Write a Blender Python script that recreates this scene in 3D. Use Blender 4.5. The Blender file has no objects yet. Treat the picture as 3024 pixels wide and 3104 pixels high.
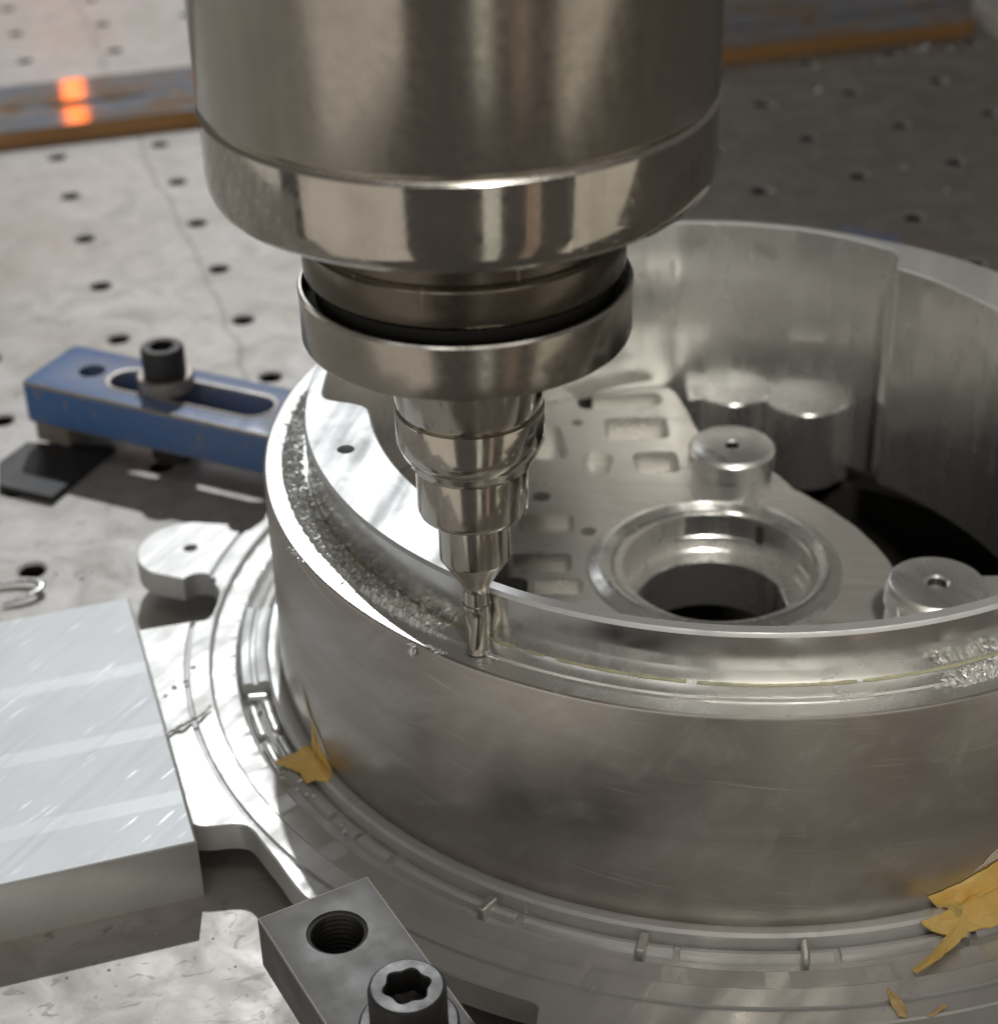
import bpy, bmesh, math, random
from mathutils import Vector, Matrix, noise
random.seed(7)
S = 0.001                                   # all measures below are in millimetres
scene = bpy.context.scene
COL = scene.collection
R_ = math.radians

# ------------------------------------------------------------------ camera
cd = bpy.data.cameras.new('camera'); cam = bpy.data.objects.new('camera', cd); COL.objects.link(cam)
PITCH, ROLL = 0.54539, -0.02703
fw = Vector((0, math.cos(PITCH), -math.sin(PITCH))); up = Vector((0, math.sin(PITCH), math.cos(PITCH))); rt = Vector((1, 0, 0))
rt2 = rt*math.cos(ROLL) + up*math.sin(ROLL); up2 = -rt*math.sin(ROLL) + up*math.cos(ROLL)
CAM = Vector((5.15, -328.7, 303.5))
mw = Matrix((rt2, up2, -fw)).transposed().to_4x4(); mw.translation = CAM*S
cam.matrix_world = mw
cd.sensor_fit = 'HORIZONTAL'; cd.sensor_width = 36.0; cd.lens = 36*5756.7/3024
cd.clip_start = 0.01; cd.clip_end = 50
cd.dof.use_dof = True; cd.dof.focus_distance = (Vector((0, 0, 92))-CAM).dot(fw)*S; cd.dof.aperture_fstop = 18.0
scene.camera = cam
def px(p):
    d = Vector(p)-CAM; z = d.dot(fw)
    return (1512+5756.7*d.dot(rt2)/z, 1552-5756.7*d.dot(up2)/z)
def inview(p, m=120):
    x, y = px(p); return -m < x < 3024+m and -m < y < 3104+m

# ------------------------------------------------------------------ world and lamps
w = bpy.data.worlds.new('World'); scene.world = w; w.use_nodes = True
w.node_tree.nodes['Background'].inputs[0].default_value = (1.0, 0.91, 0.81, 1)
w.node_tree.nodes['Background'].inputs[1].default_value = 0.075
scene.view_settings.view_transform = 'Standard'; scene.view_settings.look = 'None'
scene.view_settings.exposure = 0.06; scene.view_settings.gamma = 1.0; scene.view_settings.use_curve_mapping = False

LAZ, LEL = R_(-4), R_(46)
LDIR = Vector((math.sin(LAZ)*math.cos(LEL), math.cos(LAZ)*math.cos(LEL), math.sin(LEL)))   # towards the work lamp
def aim(o, target):
    d = Vector(target)*S - o.location
    o.rotation_euler = d.to_track_quat('-Z', 'Y').to_euler()
ld = bpy.data.lights.new('work_lamp', 'SPOT'); lo = bpy.data.objects.new('work_lamp', ld); COL.objects.link(lo)
lo.location = (Vector((0, 0, 84)) + LDIR*3200)*S; aim(lo, (-60, 120, 0))
ld.energy = 205; ld.color = (.96, .99, 1.0); ld.shadow_soft_size = 0.03; ld.spot_size = R_(32); ld.spot_blend = 0.2
def area(name, loc, target, sx, sy, L, color):
    a = bpy.data.lights.new(name, 'AREA'); o = bpy.data.objects.new(name, a); COL.objects.link(o)
    a.shape = 'RECTANGLE'; a.size = sx*S; a.size_y = sy*S; a.energy = L*math.pi*(sx*S)*(sy*S); a.color = color
    o.location = Vector(loc)*S; aim(o, target); return o
def fill_panel(name, az, wd, L, color, dist=1000, zc=-330, h=1000):  # added glowing panel, unseen, for fill and reflection bands on the metal
    a = R_(az)                                # azimuth from the straight-ahead (towards the photographer), right positive
    area(name, (dist*math.sin(a), -dist*math.cos(a), zc), (0, 0, zc), wd, h, L, color)
fill_panel('band_fill_a', -48, 900, 0.43, (1.0, 0.92, 0.82))
fill_panel('band_fill_b', -105, 900, 0.5, (1.0, 0.96, 0.9), 1100, -100, 700)
fill_panel('band_fill_c', 13, 130, 0.50, (0.95, 0.93, 0.80))
fill_panel('band_fill_d', 31, 110, 0.22, (1.0, 0.70, 0.50))
fill_panel('band_fill_e', 66, 600, 0.42, (0.98, 0.90, 0.74))
# added light panels, unseen: high behind the camera, and behind the machine
for nm_, x_, w_, L_, c_ in (('front_fill_a', -1150, 620, 2.6, (.97, .97, .95)), ('front_fill_b', -380, 420, 2.9, (1.0, .97, .92)), ('front_fill_c', 210, 200, 2.6, (1.0, .93, .82)), ('front_fill_d', 820, 620, 2.6, (1.0, .95, .87))):
    area(nm_, (x_, -1300, 560), (60, 100, 60), w_, 640, L_*.42, c_)
area('far_fill', (-600, 2500, 1500), (-100, 200, 0), 1300, 900, 1.4, (0.93, 0.97, 1.0))  # added panel, puts a sheen on the table and metal tops
area('ceiling_light', (-60, -300, 1700), (60, 60, 40), 900, 250, 2.8, (1.0, 0.95, 0.88))
l2 = bpy.data.lights.new('machine_lamp', 'SPOT'); lo2 = bpy.data.objects.new('machine_lamp', l2); COL.objects.link(lo2)
lo2.location = Vector((150, -520, 900))*S; aim(lo2, (92, 118, 50)); l2.energy = 24; l2.color = (1.0, .95, .86); l2.shadow_soft_size = .05; l2.spot_size = R_(17); l2.spot_blend = .7

# ------------------------------------------------------------------ materials
class N:
    def __init__(s, name):
        s.m = bpy.data.materials.new(name); s.m.use_nodes = True; s.t = s.m.node_tree; s.b = s.t.nodes['Principled BSDF']
        s.tc = s.t.nodes.new('ShaderNodeTexCoord')
    def new(s, t, **k):
        n = s.t.nodes.new(t)
        for a, v in k.items(): setattr(n, a, v)
        return n
    def lk(s, a, b): s.t.links.new(a, b)
    def mapping(s, scale=(1, 1, 1), rot=(0, 0, 0)):
        n = s.new('ShaderNodeMapping', vector_type='TEXTURE'); n.inputs['Scale'].default_value = tuple(1.0/q for q in scale); n.inputs['Rotation'].default_value = rot
        s.lk(s.tc.outputs['Object'], n.inputs['Vector']); return n.outputs[0]
    def noise(s, scale, detail=4, vec=None, dist=0.0, rough=0.55):
        n = s.new('ShaderNodeTexNoise'); n.inputs['Scale'].default_value = scale; n.inputs['Detail'].default_value = detail
        n.inputs['Distortion'].default_value = dist; n.inputs['Roughness'].default_value = rough
        s.lk(vec if vec is not None else s.tc.outputs['Object'], n.inputs['Vector']); return n.outputs['Fac']
    def ramp(s, fac, pts):
        n = s.new('ShaderNodeValToRGB'); e = n.color_ramp.elements
        while len(e) < len(pts): e.new(0.5)
        for el, (p, c) in zip(e, pts):
            el.position = p; el.color = c if len(c) == 4 else (*c, 1)
        s.lk(fac, n.inputs[0]); return n.outputs[0]
    def mix(s, fac, a, b, mode='MIX'):
        n = s.new('ShaderNodeMix', data_type='RGBA', blend_type=mode)
        for i, v in ((0, fac), (6, a), (7, b)):
            if isinstance(v, (int, float)): n.inputs[i].default_value = v
            elif isinstance(v, tuple): n.inputs[i].default_value = (*v, 1) if len(v) == 3 else v
            else: s.lk(v, n.inputs[i])
        return n.outputs[2]
    def rng(s, fac, a, b, lo=0.3, hi=0.7):
        n = s.new('ShaderNodeMapRange'); n.inputs[1].default_value = lo; n.inputs[2].default_value = hi
        n.inputs[3].default_value = a; n.inputs[4].default_value = b; s.lk(fac, n.inputs[0]); return n.outputs[0]
    def bump(s, h, strength, dist, prev=None):
        n = s.new('ShaderNodeBump'); n.inputs['Strength'].default_value = strength; n.inputs['Distance'].default_value = dist*S
        s.lk(h, n.inputs['Height'])
        if prev is not None: s.lk(prev, n.inputs['Normal'])
        return n.outputs[0]
    def set(s, **k):
        for a, v in k.items():
            i = s.b.inputs[a.replace('_', ' ')]
            if isinstance(v, (int, float)): i.default_value = v
            elif isinstance(v, tuple): i.default_value = (*v, 1) if len(v) == 3 else v
            else: s.lk(v, i)
        return s
G = lambda v: (v, v, v)

def mat_steel(name, base, rough, aniso=0.4, dirt=0.25, lines=1600.0, scale=60, bmp=0.05):
    n = N(name)
    big = n.noise(scale, 5); fine = n.noise(scale*9, 3)
    vert = n.noise(1.0, 4, n.mapping((220, 220, 9)))
    turn = n.noise(1.0, 2, n.mapping((6, 6, lines)))
    c = n.mix(n.rng(big, 0, dirt, .42, .75), base, tuple(x*.45 for x in base))
    c = n.mix(n.rng(vert, 0, dirt*.9, .5, .8), c, tuple(x*.55*y for x, y in zip(base, (1, .92, .8))))
    spots = n.noise(scale*30, 2)
    c = n.mix(n.rng(spots, 0, min(1, dirt*1.6), .68, .78), c, (0.06, 0.05, 0.045))
    r1 = n.new('ShaderNodeMath', operation='ADD'); n.lk(n.rng(big, rough*.8, rough*1.2), r1.inputs[0]); n.lk(n.rng(fine, -.04, .05), r1.inputs[1])
    nb = n.bump(turn, bmp, .05); nb = n.bump(fine, bmp*.8, .05, nb)
    vs = n.noise(1.0, 2, n.mapping((700, 700, 14)))
    c = n.mix(n.rng(vs, 0, dirt, .70, .76), c, (.95, .88, .74))
    n.set(Base_Color=c, Metallic=1.0, Roughness=r1.outputs[0], Normal=nb, Anisotropic=aniso)
    tg = n.new('ShaderNodeTangent', direction_type='RADIAL', axis='Z'); n.lk(tg.outputs[0], n.b.inputs['Tangent'])
    return n.m

def mat_alu(name, base=(.74, .75, .74), rough=.33, metallic=.9, ang=35, streak=.5, bmp=.25, period=(400, 30), swirl=0.0, dark=0.3, zper=60):
    """freshly milled aluminium: cutter streaks along one direction, smears, fine scratches"""
    n = N(name)
    v = n.mapping((period[0], period[1], zper), (0, 0, R_(ang)))
    st = n.noise(1.0, 4, v); big = n.noise(70, 4, None, .6); fine = n.noise(700, 3)
    scr = n.noise(1.0, 2, n.mapping((1500, 45, 200), (0, 0, R_(ang-70))))
    c = n.mix(n.rng(big, 0, dark, .4, .8), base, tuple(x*.62*y for x, y in zip(base, (1, .98, .93))))
    c = n.mix(n.rng(st, 0, .3, .45, .75), c, tuple(x*.72 for x in base))
    ra = n.new('ShaderNodeMath', operation='ADD'); n.lk(n.rng(st, rough*(1-streak*.6), rough*(1+streak*.6)), ra.inputs[0]); n.lk(n.rng(big, -.06, .1), ra.inputs[1])
    nb = n.bump(st, bmp, .25); nb = n.bump(fine, bmp*.4, .06, nb); nb = n.bump(scr, bmp*.5, .08, nb)
    n.set(Base_Color=c, Metallic=metallic, Roughness=ra.outputs[0], Normal=nb, Anisotropic=.3)
    return n.m

def mat_wall():
    n = N('turned aluminium wall')
    turn = n.noise(1.0, 3, n.mapping((5, 5, 900))); lines = n.noise(1.0, 4, n.mapping((9, 9, 230)), .2); wob = n.noise(24, 6, n.mapping((1, 1, 1.5), (0.3, 0.25, 0)), 1.5); fine = n.noise(500, 3)
    smear = n.noise(1.0, 7, n.mapping((110, 110, 14), (.9, .6, 0)), .7, .65); scr = n.noise(1.0, 2, n.mapping((35, 35, 1600), (.12, .1, 0)))
    c = n.mix(n.rng(wob, 0, .25, .38, .72), (.48, .45, .42), (.36, .32, .285)); c = n.mix(n.rng(smear, 0, .5, .5, .72), c, (.64, .62, .59))
    c = n.mix(n.rng(lines, 0, .3, .5, .70), c, (.33, .30, .27)); c = n.mix(n.rng(scr, 0, .5, .66, .72), c, (.75, .73, .70))
    ra = n.new('ShaderNodeMath', operation='ADD'); n.lk(n.rng(wob, .30, .42), ra.inputs[0]); n.lk(n.rng(smear, -.05, .05), ra.inputs[1])
    nb = n.bump(turn, .12, .06); nb = n.bump(lines, .10, .1, nb); nb = n.bump(fine, .06, .05, nb)
    n.set(Base_Color=c, Metallic=.92, Roughness=ra.outputs[0], Normal=nb)
    return n.m

def mat_table():
    n = N('worn steel table')
    big = n.noise(9, 6, None, .5); mid = n.noise(55, 6, None, 1.0); fine = n.noise(420, 4)
    pit = n.noise(160, 5, n.mapping((1, 1.6, 1), (0, 0, .5)), 1.5)
    scr = n.noise(1.0, 3, n.mapping((900, 30, 10), (0, 0, .9)))
    c = n.mix(n.rng(mid, 0, 1, .35, .7), (.51, .49, .465), (.36, .338, .312))
    c = n.mix(n.rng(big, 0, .75, .48, .75), c, (.36, .31, .26))
    c = n.mix(n.rng(pit, 0, .7, .60, .68), c, (.21, .195, .18))
    c = n.mix(n.rng(scr, 0, .35, .62, .75), c, (.56, .55, .53))
    c = n.mix(n.rng(fine, 0, .25, .55, .75), c, (.24, .22, .20))
    # the joint between two table plates, a wandering dark line
    sx = n.new('ShaderNodeSeparateXYZ'); n.lk(n.mapping((1, 1, 1), (0, 0, 0.2945)), sx.inputs[0])
    wv = n.noise(14, 3)
    a = n.new('ShaderNodeMath', operation='MULTIPLY_ADD'); n.lk(wv, a.inputs[0]); a.inputs[1].default_value = .02; n.lk(sx.outputs[0], a.inputs[2])
    b = n.new('ShaderNodeMath', operation='ADD'); n.lk(a.outputs[0], b.inputs[0]); b.inputs[1].default_value = -0.0093
    ab = n.new('ShaderNodeMath', operation='ABSOLUTE'); n.lk(b.outputs[0], ab.inputs[0])
    ln = n.rng(ab.outputs[0], .45, 0, .0004, .0016)
    c = n.mix(ln, c, (.16, .145, .13))
    nb = n.bump(mid, .04, .3); nb = n.bump(pit, .05, .2, nb); nb = n.bump(fine, .12, .08, nb)
    n.set(Base_Color=c, Metallic=.25, Roughness=n.rng(mid, .40, .58), Normal=nb)
    return n.m

def mat_plain(name, base, rough=.5, metallic=0.0, var=.35, scale=60, bmp=.15, second=None):
    n = N(name)
    big = n.noise(scale, 5); fine = n.noise(scale*10, 3)
    c = n.mix(n.rng(big, 0, var, .35, .75), base, second or tuple(x*.5 for x in base))
    c = n.mix(n.rng(fine, 0, var*.5, .55, .8), c, tuple(x*.6 for x in base))
    nb = n.bump(fine, bmp, .08); nb = n.bump(big, bmp, .2, nb)
    n.set(Base_Color=c, Metallic=metallic, Roughness=n.rng(big, rough*.85, rough*1.15), Normal=nb)
    return n.m

def mat_blue():
    n = N('chipped blue paint')
    big = n.noise(60, 5); wear = n.noise(190, 6, None, 1.2); fine = n.noise(900, 3)
    geo = n.new('ShaderNodeNewGeometry')
    c = n.mix(n.rng(big, 0, .6, .4, .7), (.045, .165, .44), (.07, .18, .40))
    wf = n.rng(wear, 0, .85, .60, .67)
    c = n.mix(wf, c, (.30, .26, .23))
    edge = n.rng(geo.outputs['Pointiness'], 0, .9, .53, .60)
    c = n.mix(edge, c, (.33, .29, .26))
    n.set(Base_Color=c, Metallic=0.0, Roughness=n.rng(wear, .38, .6), Normal=n.bump(wear, .25, .12))
    return n.m

M = {}
M['housing'] = mat_steel('brushed spindle steel', (.58, .54, .48), .18, .3, .25)
M['ring'] = mat_steel('polished ring steel', (.60, .565, .51), .09, .2, .5, 2200, 80, .02)
M['collar'] = mat_steel('oiled dark collar', (.17, .148, .12), .26, .4, .25)
M['holder'] = mat_steel('ground holder steel', (.50, .465, .41), .19, .4, .2, 1600, 60, .03)
M['polish'] = mat_steel('polished holder steel', (.62, .58, .52), .13, .3, .15, 2600, 60, .03)
M['bright'] = mat_steel('highlight chamfer', (.86, .83, .78), .22, .2, .05)  # paler than its steel, the edge highlight put into the colour
M['carbide'] = mat_steel('cutter carbide', (.62, .58, .53), .16, .2, .2, 2600, 200, .03)
M['black'] = mat_plain('black rubber gap', (.015, .014, .013), .6)
M['wall'] = mat_wall()
M['alu'] = mat_alu('milled aluminium', (.76, .76, .74), .30, .85)
M['alu_top'] = mat_alu('milled aluminium top', (.62, .63, .63), .50, .5, -14, .7, .7, (110, 7))
M['alu_flange'] = mat_alu('turned flange', (.66, .66, .65), .42, .52, -35, .6, .9, (130, 22))
M['alu_ledge'] = mat_alu('milled ledge', (.74, .74, .72), .28, .85, -35, .5, .12, (160, 24))
M['alu_floor'] = mat_alu('milled floor', (.72, .71, .68), .36, .72, 80, .5, .15, (300, 25), 0, .35)
M['alu_in'] = mat_alu('bored aluminium', (.86, .86, .84), .21, .9, 0, .6, .06, (260, 260), 0, .3, 5)
M['alu_rim'] = mat_alu('turned rim face', (.84, .84, .82), .17, .97, 0, .4, .04, (200, 200), 0, .2, 5)
n = N('sawn aluminium block')
big = n.noise(40, 4); fine = n.noise(900, 3); dv_ = n.mapping((1, 1, 1), (0, 0, R_(-40)))
dash = n.noise(1.0, 2, n.mapping((1100, 75, 100), (0, 0, R_(-34)))); dash2 = n.noise(1.0, 4, n.mapping((500, 26, 100), (0, 0, R_(-30))))
c_ = n.mix(n.rng(big, 0, .5, .35, .7), (.68, .70, .72), (.60, .615, .625)); c_ = n.mix(n.rng(dash, 0, .8, .64, .72), c_, (.88, .89, .90)); c_ = n.mix(n.rng(dash2, 0, .5, .5, .75), c_, (.52, .53, .54))
nb_ = n.bump(fine, .12, .05); nb_ = n.bump(dash2, .10, .15, nb_)
n.set(Base_Color=c_, Metallic=.3, Roughness=n.rng(dash, .6, .35, .68, .76), Normal=nb_); M['alu_block'] = n.m
M['alu_band'] = n.m.copy(); _q = [k for k in M['alu_band'].node_tree.links if k.to_socket.name == 'Roughness'][0]; M['alu_band'].node_tree.links.remove(_q)
M['alu_band'].node_tree.nodes['Principled BSDF'].inputs['Roughness'].default_value = .55
M['alu_side'] = mat_plain('sawn block side', (.62, .62, .59), .48, .4, .3, 60, .15)
M['swarf'] = mat_plain('crumbled aluminium swarf', (.66, .66, .64), .50, .6, .5, 200, .2)
M['chip'] = mat_plain('aluminium chip', (.78, .78, .77), .32, .8, .2, 400, .2)
M['table'] = mat_table()
M['hole'] = mat_plain('shaded hole wall', (.07, .065, .055), .4, .5)  # dark steel tone; in boss holes, keyways and pit it stands for shade
M['lip'] = mat_plain('worn hole chamfer', (.62, .61, .59), .45, .3, .3)
M['blue'] = mat_blue()
M['bareedge'] = mat_plain('bare worn steel edge', (.42, .385, .35), .42, .6, .5, 250, .3)
M['oxide'] = mat_plain('black oxide steel', (.040, .038, .036), .45, .15, .3, 200, .15)
M['greysteel'] = mat_plain('grey phosphated steel', (.15, .145, .142), .58, .15, .35, 120, .12)
M['darksteel'] = mat_plain('dark flat steel', (.05, .05, .052), .5, .4, .3, 90, .1)
M['brownsteel'] = mat_plain('brownish steel block', (.36, .32, .27), .5, .4, .5, 120, .2)
M['wood'] = mat_plain('brown board edge', (.50, .27, .10), .55, 0, .5, 35, .2, (.32, .15, .05))
M['amber_streak'] = mat_plain('pale amber', (.80, .58, .26), .42, 0, .3, 200, .2)
M['yellow'] = mat_plain('amber sealant', (.82, .58, .20), .42, 0, .6, 120, .3, (.66, .38, .07))
_b = M['yellow'].node_tree.nodes['Principled BSDF']; _b.inputs['Subsurface Weight'].default_value = .5; _b.inputs['Subsurface Radius'].default_value = (1.0, .5, .15); _b.inputs['Subsurface Scale'].default_value = .002
M['film'] = mat_plain('pale dried film', (.62, .55, .43), .45, 0, .3, 200, .2)
M['white'] = mat_plain('white plastic', (.8, .8, .78), .5, 0, .1)
M['grout'] = mat_plain('green yellow residue', (.50, .48, .33), .5, .3, .6, 300, .3)
n = N('oxidised plate top')
ox = n.noise(26, 5, n.mapping((1, 2.2, 1), (0, 0, .26)), 1.2); f2 = n.noise(160, 4)
n.set(Base_Color=n.mix(n.rng(f2, 0, .5, .4, .7), n.ramp(ox, [(.40, (.42, .46, .54)), (.49, (.50, .51, .55)), (.56, (.52, .34, .20)), (.70, (.42, .38, .36))]), (.30, .29, .30)),
      Metallic=.45, Roughness=n.rng(f2, .03, .11), Normal=n.bump(f2, .004, .05))
M['oxplate'] = n.m

# ------------------------------------------------------------------ mesh helpers
def finish(name, verts, faces, mat, parent=None, ang=32, loc=(0, 0, 0)):
    me = bpy.data.meshes.new(name); me.from_pydata([Vector(v)*S for v in verts], [], faces); me.update()
    bm = bmesh.new(); bm.from_mesh(me); bmesh.ops.remove_doubles(bm, verts=bm.verts, dist=1e-7)
    bmesh.ops.recalc_face_normals(bm, faces=bm.faces); bm.to_mesh(me); bm.free()
    return link(name, me, mat, parent, ang, loc)
def link(name, me, mat, parent=None, ang=32, loc=(0, 0, 0)):
    for p in me.polygons: p.use_smooth = True
    me.set_sharp_from_angle(angle=R_(ang))
    if mat is not None:
        me.materials.clear(); me.materials.append(M[mat] if isinstance(mat, str) else mat)
    o = bpy.data.objects.new(name, me); COL.objects.link(o); o.location = Vector(loc)*S
    if parent is not None: o.parent = parent
    return o
def from_bm(name, bm, mat, parent=None, ang=32):
    me = bpy.data.meshes.new(name); bmesh.ops.scale(bm, vec=(S, S, S), verts=bm.verts); bmesh.ops.recalc_face_normals(bm, faces=bm.faces); bm.to_mesh(me); bm.free()
    return link(name, me, mat, parent, ang)
def thing(name, label, cat, group=None):
    o = bpy.data.objects.new(name, None); COL.objects.link(o); o.empty_display_size = .01
    return tag(o, label, cat, group)
def tag(o, label, cat, group=None):
    o['label'] = label; o['category'] = cat
    if group: o['group'] = group
    return o
def rings(loops, closed=True, cap0=False, cap1=False):
    """loops: equally long lists of points, joined one to the next"""
    n = len(loops[0]); V = [p for l in loops for p in l]; F = []
    for k in range(len(loops)-1):
        for i in range(n if closed else n-1):
            j = (i+1) % n; F.append((k*n+i, k*n+j, (k+1)*n+j, (k+1)*n+i))
    if cap0: F.append(tuple(range(n-1, -1, -1)))
    if cap1: F.append(tuple((len(loops)-1)*n+i for i in range(n)))
    return V, F
def lathe(name, prof, mat, parent=None, n=128, c=(0, 0), a0=0, a1=360, cap0=False, cap1=False, ang=32):
    full = abs(a1-a0) >= 359.9; m = n if full else n+1
    loops = [[(c[0]+r*math.cos(R_(a0+(a1-a0)*i/n)), c[1]+r*math.sin(R_(a0+(a1-a0)*i/n)), z) for i in range(m)] for r, z in prof]
    V, F = rings(loops, full, cap0, cap1)
    if not full and (len(prof) > 3):          # close the cut ends
        k = len(prof); F.append(tuple(j*m for j in range(k))); F.append(tuple(j*m+m-1 for j in range(k-1, -1, -1)))
    return finish(name, V, F, mat, parent, ang)
def prism(name, poly, z0, z1, mat, parent=None, bev=0.4, seg=2, ang=12):
    bm = bmesh.new(); vs = [bm.verts.new((x, y, z0)) for x, y in poly]; f = bm.faces.new(vs)
    r = bmesh.ops.extrude_face_region(bm, geom=[f]); bmesh.ops.translate(bm, vec=(0, 0, z1-z0), verts=[v for v in r['geom'] if isinstance(v, bmesh.types.BMVert)])
    bmesh.ops.recalc_face_normals(bm, faces=bm.faces)
    if bev:
        ed = [e for e in bm.edges if len(e.link_faces) == 2 and e.calc_face_angle(0) > R_(25)]
        bmesh.ops.bevel(bm, geom=ed, offset=bev, segments=seg, affect='EDGES', profile=.5)
    return from_bm(name, bm, mat, parent, ang)
def cut(o, cutters, op='DIFFERENCE'):
    for c in cutters:
        md = o.modifiers.new('b', 'BOOLEAN'); md.operation = op; md.solver = 'EXACT'; md.object = c
    dg = bpy.context.evaluated_depsgraph_get(); dg.update()
    me = bpy.data.meshes.new_from_object(o.evaluated_get(dg)); o.modifiers.clear(); old = o.data; o.data = me; bpy.data.meshes.remove(old)
    for c in cutters: bpy.data.objects.remove(c, do_unlink=True)
    for p in me.polygons: p.use_smooth = True
    me.set_sharp_from_angle(angle=R_(32)); return o
def worn_edges(o, mat):
    o.data.materials.append(M[mat])
    for p in o.data.polygons:
        n_ = [abs(q) for q in p.normal]
        if .15 < n_[2] < .97: p.material_index = len(o.data.materials)-1
def cyl_cutter(x, y, r, z0, z1, n=40, mat=None):
    return prism('cutter', [(x+r*math.cos(2*math.pi*i/n), y+r*math.sin(2*math.pi*i/n)) for i in range(n)], z0, z1, mat, None, 0)
def rrect(cx, cy, w, h, r, rot=0, n=6):
    pts = []
    for sx, sy, a0 in ((1, 1, 0), (-1, 1, 90), (-1, -1, 180), (1, -1, 270)):
        for i in range(n+1):
            a = R_(a0+90*i/n); pts.append((sx*(w/2-r)+r*math.cos(a), sy*(h/2-r)+r*math.sin(a)))
    c, s = math.cos(rot), math.sin(rot)
    return [(cx+x*c-y*s, cy+x*s+y*c) for x, y in pts]
def lerp_table(tab, t):
    for (a, x), (b, y) in zip(tab, tab[1:]):
        if a <= t <= b: return x+(y-x)*(t-a)/(b-a) if b > a else y
    return tab[0][1] if t < tab[0][0] else tab[-1][1]
def smooth_table(tab, n, t0, t1, k):
    """sample a table over [t0,t1) and round its corners by a moving average of k samples, wrapping"""
    v = [lerp_table(tab, t0+(t1-t0)*i/n) for i in range(n)]
    return [sum(v[(i+d) % n] for d in range(-k, k+1))/(2*k+1) for i in range(n)]

# ------------------------------------------------------------------ the table (setting)
GX, GY, GS, GV, YAW = -190.0, 490.9, 46.28, 49.57, 0.2945
cy_, sy_ = math.cos(YAW), math.sin(YAW)
def grid(i, j): return (GX+i*GS*cy_+j*GV*sy_, GY+i*GS*sy_-j*GV*cy_)
HR = 4.7; V, F = [], []; holes = []
for i in range(-9, 16):
    for j in range(-10, 16):
        x, y = grid(i, j)
        if y < -120 or y > 1050 or math.hypot(x-64.4, y-91.5) < 72: continue
        b = len(V); n = 24
        for k in range(n):
            a = 2*math.pi*k/n; V.append((x+HR*math.cos(a+YAW), y+HR*math.sin(a+YAW), 0))
        for k in range(n):
            a = 2*math.pi*k/n; q = max(abs(math.cos(a)), abs(math.sin(a))); u, v = math.cos(a)/q*GS/2, math.sin(a)/q*GV/2
            V.append((x+u*cy_-v*sy_, y+u*sy_+v*cy_, 0))
        for k in range(n): F.append((b+k, b+(k+1) % n, b+n+(k+1) % n, b+n+k))
        if math.hypot(x-64.4, y-91.5) > 113: holes.append((x, y))
V = [(x, y, z) if math.hypot(x-64.4, y-91.5) > 104 else (64.4+(x-64.4)*104/max(1e-3, math.hypot(x-64.4, y-91.5)), 91.5+(y-91.5)*104/max(1e-3, math.hypot(x-64.4, y-91.5)), z) for x, y, z in V]
table = finish('work_table', V, F, 'table'); table['kind'] = 'structure'
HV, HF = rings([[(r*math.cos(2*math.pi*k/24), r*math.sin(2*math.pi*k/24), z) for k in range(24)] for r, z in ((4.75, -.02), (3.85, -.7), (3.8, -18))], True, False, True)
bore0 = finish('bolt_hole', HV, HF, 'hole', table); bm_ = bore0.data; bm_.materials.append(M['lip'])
for p in bm_.polygons:
    if p.center.z > -.7*S: p.material_index = 1
first = True
for x, y in holes:
    if not inview((x, y, 0), 500): continue
    if first: o = bore0; first = False
    else: o = bore0.copy(); COL.objects.link(o)
    o.location = (x*S, y*S, 0)

lathe('dark_pit', [(112, -.05), (103, -.05), (103, -140), (.1, -140)], 'hole', table, 96, (64.4, 91.5))  # pit added under the ring to darken what shows through its opening

# ------------------------------------------------------------------ unseen head, added above the spindle to shade the right-hand side
hd = thing('shade_head', 'unseen grey head added above the table to shade its right side', 'machine')
la = LAZ; e1 = Vector((math.cos(la), -math.sin(la))); e2 = Vector((math.sin(la), math.cos(la)))
def hp(a, b): q = e1*a+e2*b; return (q.x, q.y)
prism('casting', [hp(1, 20), hp(560, 20), hp(560, 1900), hp(1, 1900)], 800, 1000, 'greysteel', hd, 8)  # added slab, its left edge follows the lamp direction to set the shade line
prism('quill_bracket', rrect(0, 0, 130, 130, 30), 359, 820, 'greysteel', hd, 3)

# ------------------------------------------------------------------ spindle, holder and cutter
sp = thing('machine_spindle', 'large brushed steel spindle nose pointing down over the ring', 'spindle')
lathe('housing', [(30, 360), (46.6, 360), (46.5, 194.4), (46.2, 193.9), (45.5, 193.6), (45.4, 193.2), (30, 193.2)], 'housing', sp, 192)
nr_ = lathe('nose_ring', [(30, 193.1), (45.6, 193.1), (46.35, 192.5), (46.35, 192.4), (46.35, 181.5), (46.1, 179), (45.6, 177.6), (45.0, 176.9), (44.4, 176.7), (30, 176.9)], 'ring', sp, 192, ang=20)
lathe('ring_edge', [(45.5, 193.25), (46.1, 193.0), (46.62, 192.3), (46.42, 192.1), (46.0, 192.6)], 'bright', nr_, 192)
th = thing('tool_holder', 'stepped steel tool holder clamped in the spindle nose', 'tool holder')
lathe('neck', [(20, 178), (29.4, 178), (29.4, 167.6), (30.2, 166.8), (30.4, 166.3), (30.3, 160.2), (29.9, 159.4), (28.6, 158.6), (20, 158.4)], 'collar', th, 160)
lathe('seal_groove', [(20, 158.6), (28.4, 158.6), (28.3, 154.2), (30.55, 154.0), (30.6, 152.5), (20, 152.5)], 'black', th, 160)
fl_ = lathe('flange', [(30.6, 153), (30.75, 156.6), (30.95, 156.85), (31.25, 156.85), (31.5, 156.5), (31.5, 146.6), (31.3, 146.1), (30.9, 145.9), (14, 145.9), (14, 153)], 'holder', th, 192)
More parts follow.
